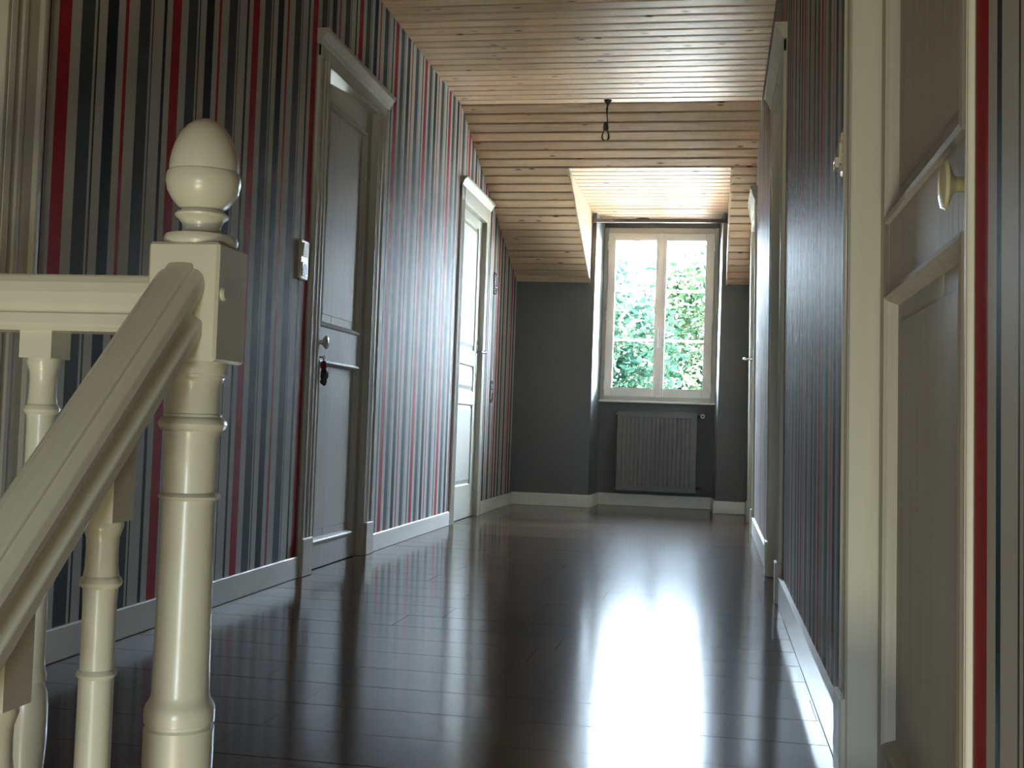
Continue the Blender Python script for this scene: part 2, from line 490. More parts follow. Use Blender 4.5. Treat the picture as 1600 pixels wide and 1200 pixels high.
# end wall, dark grey, with the dormer recess
m = MB()
Lf = [(-1.72, YE), (-0.965, YE), (-0.942, 9.5), (-0.942, 9.83), (-1.72, 9.83)]
Rf = [(0.021, YE), (0.42, YE), (0.42, 9.83), (-0.004, 9.83), (-0.004, 9.5)]
m.prism(Lf, 2, -0.2, 2.33); struct(m.build('wall_end_left', M['grey'])); m = MB()
m.prism(Rf, 2, -0.2, 2.33); struct(m.build('wall_end_right', M['grey'])); m = MB()
m.box(-0.955, 0.005, 9.5, 9.8, -0.2, 0.846)
m.box(-0.96, 0.01, 9.5, 9.8, 2.292, 2.33)
struct(m.build('wall_end', M['grey']))
# outside face of the dormer
m = MB()
m.box(-1.72, -0.942, 9.83, 9.86, -0.3, 2.42); m.box(-0.004, 0.42, 9.83, 9.86, -0.3, 2.42)
m.box(-0.942, -0.004, 9.83, 9.86, -0.3, 0.80); m.box(-1.0, 0.1, 9.83, 9.86, 2.31, 2.5)
struct(m.build('wall_outside', M['render']))
m = MB(); m.prism([(9.56, 0.80), (9.56, 0.85), (9.92, 0.835), (9.92, 0.80)], 0, -0.96, 0.014)
struct(m.build('trim_1', M['render']))

# stairwell behind and below the camera
m = MB()
m.box(-0.8, 0.3, -2.55, -2.50, -0.30, 0.90); m.box(-1.8, 0.5, -2.55, -2.45, LOW, -0.30); m.box(-1.8, 0.5, -2.55, -2.45, 0.90, 2.78)
m.box(-1.8, -0.8, -2.55, -2.45, -0.30, 0.90); m.box(0.3, 0.5, -2.55, -2.45, -0.30, 0.90)
struct(m.build('wall_back', M['plaster']))
m = MB(); m.box(-1.8, 0.5, -2.55, -0.78, -2.2, -1.947); m.box(-1.8, 0.5, -2.55, 1.5, -2.7, -2.6)
m.box(-1.8, 0.5, 1.47, 1.5, -2.65, -0.2)
struct(m.build('floor_stairwell', M['stair']))
m = MB(); m.box(-1.8, 0.5, -1.06, -1.0, 0.40, 2.60); struct(m.build('stair_light_blocker', M['plaster']))  # unseen panel added to keep the upper stair light off the finial
w2 = struct(empty('assumed_stair_window', (-0.25, -2.48, -0.30)))  # assumed window, out of view: bare frame against the solid back wall
m = MB()
for a in (-0.8, -0.28, 0.24): m.cbox(a, a + 0.06, -2.5, -2.44, -0.30, 0.90)
m.cbox(-0.8, 0.3, -2.5, -2.44, -0.30, -0.24); m.cbox(-0.8, 0.3, -2.5, -2.44, 0.84, 0.90)
m.build('frame', M['frame'], w2)
m = MB()
sl = struct(empty('floor_stairs', (-0.25, 0.3, -2.0)))
for k in range(1, 12):
    z = -0.177 * k
    y0 = 1.42 - 0.2 * k
    m = MB(); m.cbox(-0.765, XR + 0.03, y0 - 0.02, y0 + 0.2, z - 0.03, z, 0.004)
    m.box(-0.75, XR + 0.03, y0 + 0.18, y0 + 0.2, z, z + 0.147)
    m.build('step', M['stair'], sl)
m = MB(); m.prism([(1.47, -0.22), (1.47, 0.0), (1.42, 0.0), (-0.8, -1.96), (-0.8, -2.18)], 0, -0.79, -0.765)
m.build('string_board', M['rail'], sl)

# ------------------------------------------------------------------ floor: base slab and single boards
m = MB(); m.box(XL - 0.12, XR + 0.13, 1.47, 9.55, -0.2, -0.008); m.box(-0.79, XR + 0.13, 1.42, 1.48, -0.2, -0.008)
floor = struct(m.build('floor', M['floorgap']))
PW, PL = 0.2, 1.28
pm = MB()
def plank_mesh(mb, L, Wd, T, c):
    # board along x, chamfered long and short top edges, centred on x and y, top at z=0
    x, yv = L / 2, Wd / 2; e = 0.0002
    mb.add([(-x, -yv, -T), (x, -yv, -T), (x, yv, -T), (-x, yv, -T),
            (-x, -yv, -c), (x, -yv, -c), (x, yv, -c), (-x, yv, -c),
            (-x + e, -yv + c, 0), (x - e, -yv + c, 0), (x - e, yv - c, 0), (-x + e, yv - c, 0)],
           [(0, 3, 2, 1), (8, 9, 10, 11), (0, 1, 5, 4), (1, 2, 6, 5), (2, 3, 7, 6), (3, 0, 4, 7),
            (4, 5, 9, 8), (5, 6, 10, 9), (6, 7, 11, 10), (7, 4, 8, 11)])
plank_mesh(pm, PL - 0.0008, PW - 0.0010, 0.008, 0.0008)
first = pm.build('plank', M['floor'], floor, origin=(0, 0, 0))
used_first = False
cache = {}
row = 0
yy = 1.42
rng = random.Random(3)
while yy < 9.5:
    xa, xb = XL - 0.01, XR + 0.01
    if yy < 1.47: xa = -0.79
    if yy >= 9.0: xa, xb = -0.957, 0.012
    y1 = min(yy + PW, 9.0 if yy < 9.0 else 9.5)
    if y1 - yy < 0.01: yy = y1 + 1e-6; continue
    wd = y1 - yy
    x = xa - rng.uniform(0.05, 1.2)
    while x < xb:
        a, b = max(x, xa), min(x + PL, xb)
        if b - a > 0.02:
            loc = ((a + b) / 2, (yy + y1) / 2, 0.0 + rng.uniform(-0.0002, 0.0002))
            key = (round(b - a, 3), round(wd, 3))
            if key == (round(PL, 3), PW) or (abs(b - a - PL) < 1e-4 and abs(wd - PW) < 1e-4):
                if not used_first:
                    first.location = Vector(loc) - WORLD[floor.name]; WORLD[first.name] = Vector(loc); used_first = True; o = first
                else:
                    o = place(first, 'plank', loc, floor)
            else:
                q = MB(); plank_mesh(q, b - a - 0.0008, wd - 0.0010, 0.008, 0.0008)
                q.v = [(p[0] + loc[0], p[1] + loc[1], p[2] + loc[2]) for p in q.v]
                o = q.build('plank', M['floor'], floor, origin=loc)
            o.rotation_euler = (rng.uniform(-0.0003, 0.0003), rng.uniform(-0.0001, 0.0001), 0)
        x += PL
    yy = y1 + 1e-7 if y1 < 9.5 else 99

# ------------------------------------------------------------------ ceiling: slabs behind, single boards in front
m = MB()
m.box(-1.85, 0.55, -2.6, YB + 0.02, ZC + 0.014, ZC + 0.12)
T = 0.014
def slope_slab(x0, x1, y0, y1):
    m.prism([(y0, slope_z(y0) + T), (y1, slope_z(y1) + T), (y1, slope_z(y1) + 0.13), (y0, slope_z(y0) + 0.13)], 0, x0, x1)
slope_slab(-1.85, 0.55, YB, 7.50)
slope_slab(-1.85, -1.012, 7.50, 9.12)
slope_slab(0.075, 0.55, 7.50, 9.12)
DZ = 2.337
m.box(-1.06, 0.12, 7.50, 9.95, DZ + 0.014, DZ + 0.12)
ceil = struct(m.build('ceiling', M['groove']))
def board_mesh(mb, L, Wd, T=0.013, c=0.0075, ch=0.003):
    # tongue-and-groove board along x, visible face DOWN at z=0, V-shaped chamfers on the long edges
    x, yv = L / 2, Wd / 2
    g = 0.0084
    poly = [(-yv + g, T), (yv - g, T), (yv - g, ch), (yv - c, 0), (-yv + c, 0), (-yv + g, ch)]
    mb.prism([(p[0], p[1]) for p in poly], 0, -x, x)
def run_boards(x0, x1, y0, y1, pitch, zf, slope_ang=0.0, mat=None, c=0.0105):
    n = max(1, round((y1 - y0) / pitch)); d = (y1 - y0) / n
    L = x1 - x0
    q = MB(); board_mesh(q, L, d / math.cos(slope_ang), c=c)
    src = None
    for i in range(n):
        yc = y0 + (i + 0.5) * d
        loc = ((x0 + x1) / 2, yc, zf(yc))
        if src is None:
            q.v = [(p[0] + loc[0], p[1] + loc[1], p[2] + loc[2]) for p in q.v]
            src = q.build('plank', mat, ceil, origin=loc); o = src
        else:
            o = place(src, 'plank', loc, ceil)
        o.rotation_euler = (-slope_ang, 0, 0)
ang = math.atan(0.368)
run_boards(-1.60, 0.235, 2.6, YB - 0.002, 0.0955, lambda y: ZC, 0.0, M['pine'])
m = MB(); m.box(-1.6, 0.25, -2.45, 2.6, ZC, ZC + 0.014)
struct(m.build('ceiling_stairwell', M['pine']))
run_boards(-1.60, 0.235, YB, 7.50, 0.0945, slope_z, ang, M['pine'])
run_boards(-1.60, -1.0, 7.50, YE, 0.0945, slope_z, ang, M['pine'])
run_boards(0.056, 0.235, 7.50, YE, 0.0945, slope_z, ang, M['pine'])
run_boards(-1.0, 0.056, 7.50, 9.5, 0.118, lambda y: DZ, 0.0, M['pine'], c=0.0112)
# cheeks of the dormer: upright boards
for side, xa, xb, nm in ((1, -1.012, -1.0, 'wall_dormer_left'), (-1, 0.068, 0.056, 'wall_dormer_right')):
    m = MB(); xo = xa - 0.03 * side
    m.prism([(7.47, slope_z(7.47) + 0.016), (9.06, slope_z(9.06) + 0.016), (9.06, 2.40), (7.47, 2.40)], 0, xo, xa)
    ck = struct(m.build(nm, M['groove']))
    n = 16; d = (YE - 7.505) / n
    for i in range(n):
        y0 = 7.505 + i * d + 0.004; y1 = 7.505 + (i + 1) * d - 0.004; c = 0.004
        q = MB()
        zb0, zb1 = min(slope_z(y0), DZ - 0.004) - 0.002, min(slope_z(y1), DZ - 0.004) - 0.002
        q.add([(xa, y0, zb0), (xa, y1, zb1), (xa, y1, DZ), (xa, y0, DZ),
               (xb - 0.005 * side, y0, zb0), (xb, y0 + c, zb0), (xb, y1 - c, zb1), (xb - 0.005 * side, y1, zb1),
               (xb - 0.005 * side, y0, DZ), (xb, y0 + c, DZ), (xb, y1 - c, DZ), (xb - 0.005 * side, y1, DZ)],
              [(0, 3, 2, 1), (4, 5, 9, 8), (5, 6, 10, 9), (6, 7, 11, 10), (0, 4, 8, 3), (1, 2, 11, 7), (0, 1, 7, 6, 5, 4), (3, 8, 9, 10, 11, 2)])
        q.build('plank', M['pinev'], ck)

# ------------------------------------------------------------------ skirting boards
def skirt(name, x0, x1, y0, y1, h, shear=False, top_in=None):
    m = MB(shear); m.cbox(x0, x1, y0, y1, 0.0, h, 0.0025)
    return struct(m.build(name, M['board']))
i = 0
for a, b in ((2.46, 4.31), (5.25, 6.88), (7.84, YE)):
    skirt('baseboard_left', XL, XL + 0.013, a, b, 0.084 if a < 7 else 0.09)
for a, b in ((2.285, 4.375), (5.315, 7.38), (8.38, YE)):
    skirt('baseboard_right', XR + 0.002, XR - 0.015, a, b, 0.104 if a < 8 else 0.095, True)
m = MB(); m.cbox(XL + 0.013, -0.962, YE - 0.014, YE, 0, 0.098, 0.0025); struct(m.build('baseboard_end', M['board']))
m = MB(); m.prism([(-0.965, YE - 0.002), (-0.950, YE - 0.002), (-0.929, 9.487), (-0.942, 9.5)], 2, 0, 0.098); struct(m.build('baseboard_recess_left', M['board']))
m = MB(); m.cbox(-0.93, -0.016, 9.486, 9.5, 0, 0.098, 0.0025); struct(m.build('baseboard_recess', M['board']))
m = MB(); m.prism([(0.021, YE - 0.002), (0.006, YE - 0.002), (-0.017, 9.487), (-0.004, 9.5)], 2, 0, 0.098); struct(m.build('baseboard_recess_right', M['board']))
m = MB(); m.cbox(0.018, XR - 0.014, YE - 0.014, YE, 0, 0.098, 0.0025); struct(m.build('baseboard_end', M['board']))

# ------------------------------------------------------------------ doors
def door(num, side, y0, y1, zt, dleaf, casN, casF, ctop, panels, style='old', cornice=(0.02, 0.06), prot=0.016, plinth=True, gap=0.0, protN=None):
    """side L/R; y0<y1 opening; dleaf = depth of the leaf face behind the wall face; casN/casF = casing widths near/far"""
    sh = side == 'R'
    X = (lambda d: XL + d) if side == 'L' else (lambda d: XR - d)
    cx = X(0); root = struct(empty('door_%d' % num, (X(0) - (SHEAR * 0 if not sh else 0), (y0 + y1) / 2, 0)))
    def bx(mb, d0, d1, a, b, z0, z1, c=0.002): mb.cbox(X(d0), X(d1), a, b, z0, z1, c)
    # casing: flat board with two raised beads
    protN = prot if protN is None else protN
    prot0 = prot
    for (a, b, sgn) in ((y0 - casN, y0, -1), (y1, y1 + casF, 1)):
        wd = b - a; prot = protN if sgn < 0 else prot0
        prof = [(0, 0), (0.75, 0), (1.0, 0.10), (1.0, 0.17), (0.62, 0.24), (0.62, 0.52), (0.9, 0.58), (0.9, 0.66), (0.7, 0.70), (0.7, 0.80), (1.0, 0.86), (0.85, 0.97), (0, 1.0)]
        # from the outer edge to the opening
        pts = []
        for (pd_, py_) in prof:
            yy_ = (a + wd * py_) if sgn < 0 else (b - wd * py_)
            pts.append((X(pd_ * prot), yy_))
        mb = MB(sh); mb.prism(pts, 2, 0.0, ctop - cornice[1] + 0.004)
        mb.build('casing', M['paint'], root)
        if plinth and wd > 0.03:
            mb = MB(sh); bx(mb, 0.0, prot + 0.008, a - (0.004 if sgn < 0 else 0), b + (0.004 if sgn > 0 else 0), 0, 0.15, 0.003)
            mb.build('plinth_block', M['paint'], root)
    # jambs, head jamb
    for (a, b) in ((y0 - 0.001, y0 + 0.012), (y1 - 0.012, y1 + 0.001)):
        prot = protN if a < y1 - 0.1 else prot0
        mb = MB(sh); bx(mb, dleaf - 0.06, prot * 0.8, a, b, 0, zt, 0.002)
        bx(mb, dleaf - 0.05, dleaf * 0.55, a - (0 if a < y1 - 0.1 else 0.006), b + (0.006 if a < y1 - 0.1 else 0), 0, zt, 0.002) if style == 'recess' else None
        mb.build('jamb', M['paint'], root)
    mb = MB(sh); bx(mb, dleaf - 0.06, prot * 0.8, y0, y1, zt - 0.012, zt + 0.002, 0.002)
    mb.build('head_jamb', M['paint'], root)
    # head casing and cornice moulding
    mb = MB(sh)
    bx(mb, 0, prot * 0.85, y0 - casN, y1 + casF, zt, ctop - cornice[1] + 0.004)
    mb.build('head_casing', M['paint'], root)
    ov = cornice[0]
    zc0 = ctop - cornice[1]
    prof = [(0, zc0), (0.016, zc0), (0.022, zc0 + 0.01), (0.022, zc0 + 0.016), (0.030, zc0 + 0.028), (0.040, zc0 + cornice[1] * 0.75), (0.046, zc0 + cornice[1] * 0.78), (0.046, ctop), (0, ctop)]
    mb = MB(sh); mb.prism([(X(a), b) for a, b in prof], 1, y0 - casN - ov, y1 + casF + ov)
    mb.build('cornice', M['paint'], root)
    # leaf : stiles and rails around the panels
    a0, a1 = y0 + 0.013, y1 - 0.013
    th = 0.036
    zl = zt - 0.014
    ys = sorted(set([a0, a1] + [p[0] for p in panels] + [p[1] for p in panels]))
    mb = MB(sh)
    pl, pr = panels[0][0], panels[0][1]
    bx(mb, dleaf - th, dleaf, a0, pl, 0.001, zl - gap); bx(mb, dleaf - th, dleaf, pr, a1, 0.001, zl)
    zs = sorted([(p[2], p[3]) for p in panels])
    prev = 0.001
    for (za, zb) in zs + [(zl, zl)]:
        if za == zl and gap:
            # top rail has sagged: its top edge slopes down towards the near side
            q = [(X(dleaf - th), X(dleaf))]
            yg = a0 + (a1 - a0) * 0.55
            mb.prism([(pl, prev), (pr, prev), (pr, zl), (max(yg, pl + 0.01), zl), (pl, zl - gap)], 0, X(dleaf - th), X(dleaf))
        else:
            bx(mb, dleaf - th, dleaf, pl, pr, prev, za)
        prev = zb
    # mouldings round each panel (sloped ring)
    for (pa, pb, za, zb) in panels:
        rec = 0.014; wv = 0.022
        if style in ('old', 'recess'):
            # proud bead, then slope down to the panel
            rings = [(0.0, 0.0), (0.002, 0.007), (0.010, 0.009), (0.016, 0.003), (0.024, -rec)]
        else:
            rings = [(0.0, 0.0), (0.004, -0.004), (0.012, -0.012), (0.016, -0.012)]
        rv = []
        for (ins, dd) in rings:
            rv.append([(X(dleaf + dd), pa + ins - 0.006, za + ins - 0.006), (X(dleaf + dd), pb - ins + 0.006, za + ins - 0.006),
                       (X(dleaf + dd), pb - ins + 0.006, zb - ins + 0.006), (X(dleaf + dd), pa + ins - 0.006, zb - ins + 0.006)])
        vs = [p for g in rv for p in g]
        fs = [(i * 4 + k, i * 4 + (k + 1) % 4, (i + 1) * 4 + (k + 1) % 4, (i + 1) * 4 + k) for i in range(len(rv) - 1) for k in range(4)]
        mb.add(vs, fs)
    mb.build('leaf', M['door'] if style != 'modern' else M['paint'], root)
    for (pa, pb, za, zb) in panels:
        mb = MB(sh)
        if style == 'modern':
            m4 = 0.035
            rings = [(0.0, -0.013), (0.012, -0.013), (m4, -0.003), (m4 + 0.001, -0.003)]
            vs = []
            for ins, dd in rings:
                vs += [(X(dleaf + dd), pa + ins, za + ins), (X(dleaf + dd), pb - ins, za + ins), (X(dleaf + dd), pb - ins, zb - ins), (X(dleaf + dd), pa + ins, zb - ins)]
            vs += [(X(dleaf - 0.026), pa, za), (X(dleaf - 0.026), pb, za), (X(dleaf - 0.026), pb, zb), (X(dleaf - 0.026), pa, zb)]
            fs = [(i * 4 + k, i * 4 + (k + 1) % 4, (i + 1) * 4 + (k + 1) % 4, (i + 1) * 4 + k) for i in range(3) for k in range(4)]
            fs += [(12, 13, 14, 15), (16, 17, 18, 19)] + [(k, (k + 1) % 4, 16 + (k + 1) % 4, 16 + k) for k in range(4)]
            mb.add(vs, fs)
        else:
            # flat panel of three upright boards with a fielded border line
            nb = 3; d = (pb - pa) / nb
            for i in range(nb):
                bx(mb, dleaf - 0.028, dleaf - 0.013 + (0.0007 if i == 1 else 0), pa + i * d + (0.0005 if i else 0), pa + (i + 1) * d, za, zb, 0.0012)
            bx(mb, dleaf - 0.02, dleaf - 0.0105, pa + 0.045, pb - 0.045, za + 0.05, zb - 0.05, 0.001) if zb - za > 0.3 else None
        mb.build('panel', M['door'] if style != 'modern' else M['paint'], root)
    return root, X

d2p = [(4.515, 5.045, 0.11, 0.86), (4.515, 5.045, 1.01, 1.935)]
d1, X1 = door(1, 'L', 1.52, 2.31, 2.06, -0.022, 0.11, 0.15, 2.165, [(1.62, 2.2, 0.11, 0.86), (1.62, 2.2, 1.01, 1.935)])
d2, X2 = door(2, 'L', 4.42, 5.14, 2.06, -0.022, 0.11, 0.11, 2.165, d2p, gap=0.034)
d3, X3 = door(3, 'L', 7.0, 7.73, 2.02, -0.020, 0.10, 0.10, 2.155, [(7.10, 7.60, 0.22, 0.75), (7.10, 7.60, 0.84, 1.01), (7.10, 7.60, 1.115, 1.945)], style='modern', plinth=False, cornice=(0.0, 0.05))
d4, X4 = door(4, 'R', 1.203, 2.17, 2.06, -0.042, 0.012, 0.10, 2.165, [(1.43, 2.05, 0.10, 0.865), (1.43, 2.05, 0.995, 1.95)], prot=0.014, protN=0.006)
d5, X5 = door(5, 'R', 4.47, 5.20, 2.06, -0.065, 0.095, 0.115, 2.165, [(4.57, 5.1, 0.11, 0.86), (4.57, 5.1, 1.01, 1.935)], style='recess')
d6, X6 = door(6, 'R', 7.48, 8.27, 2.06, -0.012, 0.10, 0.11, 2.185, [(7.58, 8.17, 0.22, 0.75), (7.58, 8.17, 0.84, 1.01), (7.58, 8.17, 1.115, 1.945)], style='modern', plinth=True, prot=0.014, cornice=(0.03, 0.09))

# knobs and handles (parts of their doors)
def knob(root, side, y, z, dl, rx, mat, shear, oval=1.0, stem=0.05, name='knob'):
    X = (lambda d: XL + d) if side == 'L' else (lambda d: XR - d)
    mb = MB(shear)
    s = 1
    prof = [(0.016, 0.0), (0.016, 0.004), (0.009, 0.008), (0.009, stem * 0.6), (0.012, stem * 0.72), (rx * 0.75, stem * 0.86), (rx, stem * 1.0), (rx * 0.92, stem * 1.13), (rx * 0.6, stem * 1.22), (rx * 0.15, stem * 1.25)]
    pr = [(a, X(dl + h)) for a, h in prof]
    mb.lathe(pr, y, z, 24, axis=0)
    if oval != 1.0:
        mb.v = [(p[0], p[1] + (p[1] - y) * (oval - 1), p[2]) for p in mb.v]
    o = mb.build(name, mat, root); return o
o = knob(d2, 'L', 4.475, 0.932, -0.022, 0.028, M['ceramicw'], False, 0.9, 0.045); o['label'] = 'greyish white porcelain knob'
o = knob(d4, 'R', 1.405, 0.920, -0.042, 0.030, M['ceramic'], True, 0.9, 0.029); o['label'] = 'cream porcelain knob'
# keyhole plate and key below the knob of door 2
mb = MB(); mb.cbox(XL - 0.023, XL - 0.018, 4.462, 4.490, 0.85, 0.895, 0.001)
mb.tube([(XL - 0.02, 4.476, 0.872), (XL + 0.012, 4.476, 0.872)], 0.003)
mb.tube([(XL + 0.012, 4.476, 0.872), (XL + 0.018, 4.476, 0.880), (XL + 0.022, 4.476, 0.868), (XL + 0.016, 4.476, 0.860), (XL + 0.012, 4.476, 0.868)], 0.002)
mb.build('key', M['pewter'], d2)
# handle with long plate on door 3
mb = MB()
yh, xf = 7.672, XL - 0.020
poly = [(yh + dy, z) for dy, z in [(-0.008, 0.945), (0.008, 0.945), (0.017, 0.962), (0.017, 0.99), (0.012, 1.0), (0.017, 1.015), (0.020, 1.11), (0.017, 1.15), (0.012, 1.165), (0.015, 1.178), (0.0, 1.198),
                                    (-0.015, 1.178), (-0.012, 1.165), (-0.017, 1.15), (-0.020, 1.11), (-0.017, 1.015), (-0.012, 1.0), (-0.017, 0.99), (-0.017, 0.962)]]
mb.prism(poly, 0, xf, xf + 0.004)
o = mb.build('handle_plate', M['chrome'], d3)
mb = MB()
mb.tube([(xf + 0.003, yh, 1.112), (xf + 0.05, yh, 1.112)], 0.009, 12)
mb.tube([(xf + 0.050, yh + 0.004, 1.112), (xf + 0.060, yh - 0.02, 1.112), (xf + 0.056, yh - 0.06, 1.106), (xf + 0.052, yh - 0.105, 1.110)], [0.010, 0.0085, 0.007, 0.009], 12)
mb.ellipsoid((xf + 0.06, yh, 1.112), 0.011, 0.012, 0.012)
mb.build('lever', M['pewter'], d3)
# handle on door 6
xf = XR + 0.012
mb = MB(True); mb.cbox(xf, xf - 0.005, 8.18, 8.215, 1.02, 1.22, 0.002); mb.build('handle_plate', M['chrome'], d6)
mb = MB(True); mb.tube([(xf, 8.197, 1.145), (xf - 0.055, 8.197, 1.145)], 0.008, 12)
mb.tube([(xf - 0.05, 8.197, 1.145), (xf - 0.062, 8.17, 1.145), (xf - 0.058, 8.10, 1.141)], [0.009, 0.008, 0.008], 12)
mb.ellipsoid((xf - 0.060, 8.195, 1.145), 0.013, 0.013, 0.013)
mb.build('lever', M['chrome'], d6)

# ------------------------------------------------------------------ window_1
w1 = struct(empty('window_1', (-0.473, 9.52, 0.86)))
FX0, FX1, FZ0, FZ1 = -0.942, -0.004, 0.86, 2.292
m = MB()
for (a, b, c, d) in ((FX0, FX0 + 0.036, FZ0, FZ1), (FX1 - 0.036, FX1, FZ0, FZ1), (FX0 + 0.036, FX1 - 0.036, FZ1 - 0.05, FZ1), (FX0 + 0.036, FX1 - 0.036, FZ0, FZ0 + 0.036)):
    m.cbox(a, b, 9.5, 9.58, c, d, 0.003)
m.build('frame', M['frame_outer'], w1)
m = MB(); m.prism([(9.455, 0.846), (9.452, 0.850), (9.452, 0.858), (9.456, 0.862), (9.58, 0.866), (9.58, 0.846)], 0, FX0 - 0.004, FX1 + 0.006)
m.build('window_sill', M['frame'], w1)
cx = -0.468
def sash(x0, x1, gx0, gx1):
    z0, z1 = FZ0 + 0.034, FZ1 - 0.048
    gz0, gz1 = 0.968, 2.185
    mb = MB()
    ya, yb = 9.484, 9.545
    mb.cbox(x0, gx0, ya, yb, z0, z1, 0.004); mb.cbox(gx1, x1, ya, yb, z0, z1, 0.004)
    mb.cbox(gx0, gx1, ya, yb, gz1, z1, 0.004); mb.cbox(gx0, gx1, ya, yb, z0, gz0, 0.004)
    s = mb.build('sash', M['frame'], w1)
    for zb in (1.772, 1.363):
        q = MB(); q.prism([(9.515, zb - 0.008), (9.503, zb - 0.003), (9.503, zb + 0.003), (9.515, zb + 0.008), (9.535, zb + 0.008), (9.535, zb - 0.008)], 0, gx0 - 0.002, gx1 + 0.002)
        q.build('glazing_bar', M['frame'], s)
    zz = [gz0, 1.363, 1.772, gz1]
    for a, b in zip(zz[:-1], zz[1:]):
        q = MB(); q.box(gx0 - 0.003, gx1 + 0.003, 9.523, 9.527, a + 0.002, b - 0.002)
        q.build('pane', M['glass'], s)
    return s
sash(FX0 + 0.033, cx - 0.001, -0.846, -0.512)
sash(cx + 0.001, FX1 - 0.036, -0.425, -0.110)
m = MB(); m.prism([(cx - 0.022, 9.485), (cx - 0.019, 9.470), (cx + 0.019, 9.470), (cx + 0.022, 9.485)], 2, FZ0 + 0.036, FZ1 - 0.05)
m.build('meeting_batten', M['frame'], w1)
m = MB(); m.cbox(cx - 0.012, cx + 0.012, 9.462, 9.471, 1.40, 1.47, 0.002); m.tube([(cx, 9.465, 1.44), (cx, 9.44, 1.44)], 0.007, 10)
m.tube([(cx, 9.438, 1.452), (cx, 9.434, 1.42), (cx, 9.436, 1.36), (cx, 9.434, 1.30)], [0.008, 0.008, 0.009, 0.010], 10)
o = m.build('handle', M['frame'], w1)
for hx in (FX0 + 0.034, FX1 - 0.036):
    for hz in (2.14, 1.56, 0.985):
        m = MB(); m.lathe([(0.002, hz - 0.040), (0.0075, hz - 0.034), (0.0075, hz + 0.030), (0.002, hz + 0.036)], hx, 9.480, 10)
        m.build('hinge', M['frame'], w1)

# ------------------------------------------------------------------ stair railing (newel, rails, balusters)
rail = empty('stair_railing', (-0.72, 1.5, 0.0))
tag(rail, 'cream painted wooden stair railing with turned newel post and acorn finial', 'railing')
NX, NY = -0.724, 1.522
m = MB(); m.cbox(NX - 0.052, NX + 0.052, NY - 0.052, NY + 0.048, 0.693, 0.857, 0.004)
m.cbox(NX - 0.050, NX + 0.050, NY - 0.050, NY + 0.050, 0.0, 0.10, 0.003)
m.lathe([(0.047, 0.099), (0.048, 0.14), (0.048, 0.184), (0.0455, 0.188), (0.0455, 0.191), (0.0480, 0.1925), (0.0485, 0.203), (0.0480, 0.212), (0.0455, 0.218), (0.0415, 0.224), (0.0395, 0.232),
         (0.0385, 0.30), (0.0370, 0.44), (0.0368, 0.500), (0.041, 0.502), (0.0435, 0.5055), (0.041, 0.509), (0.0372, 0.511), (0.0375, 0.588), (0.0395, 0.593), (0.0400, 0.5965), (0.0425, 0.5975), (0.0460, 0.6015), (0.0475, 0.6065), (0.0460, 0.6115), (0.0425, 0.6155),
         (0.0405, 0.6165), (0.0400, 0.620), (0.0385, 0.6215), (0.0380, 0.630), (0.0375, 0.655), (0.0385, 0.664), (0.0410, 0.6705), (0.0425, 0.672), (0.0430, 0.6755), (0.0450, 0.677), (0.0465, 0.683), (0.0465, 0.689), (0.045, 0.693)], NX, NY, 40)
newel = m.build('newel_post', M['rail'], rail)
m = MB()
m.lathe([(0.030, 0.856), (0.0500, 0.857), (0.0515, 0.861), (0.0515, 0.867), (0.049, 0.872), (0.031, 0.8745), (0.0285, 0.876), (0.0262, 0.882), (0.0275, 0.889), (0.0315, 0.895), (0.0365, 0.899), (0.0375, 0.902), (0.034, 0.906),
         (0.027, 0.909), (0.0345, 0.914), (0.043, 0.924), (0.0495, 0.936), (0.0520, 0.948), (0.0515, 0.957), (0.0500, 0.9615), (0.0478, 0.9625), (0.0482, 0.966), (0.0478, 0.976), (0.0455, 0.990), (0.0412, 1.004), (0.0350, 1.017), (0.0265, 1.0285), (0.0165, 1.036), (0.008, 1.0395), (0.0005, 1.0405)], NX, NY, 48)
m.build('finial', M['rail'], newel)
m = MB(); m.lathe([(0.0095, NX + 0.050), (0.0095, NX + 0.0545), (0.007, NX + 0.057), (0.0005, NX + 0.0575)], 1.487, 0.787, 20, axis=0)
m.build('screw_cap', M['rail'], newel)
# sloping handrail
SL = 0.885
half = [(0, 0.0), (0.016, -0.001), (0.0195, -0.004), (0.0195, -0.009), (0.026, -0.010), (0.034, -0.017), (0.0375, -0.029), (0.0365, -0.040), (0.032, -0.050), (0.025, -0.058), (0.0225, -0.066), (0.0245, -0.075), (0.034, -0.079), (0.036, -0.082), (0.036, -0.101), (0.032, -0.105), (0, -0.105)]
prof = half + [(-a, b) for a, b in half[::-1][1:-1]]
m = MB()
RX = -0.728
y0, y1 = NY - 0.052, -0.75
m.prism([(RX + a, 0.829 + b) for a, b in prof], 1, y0, y1, shift=(0, 0, -SL * (y0 - y1)))
m.build('sloping_handrail', M['rail'], rail, bevel=0.0015)
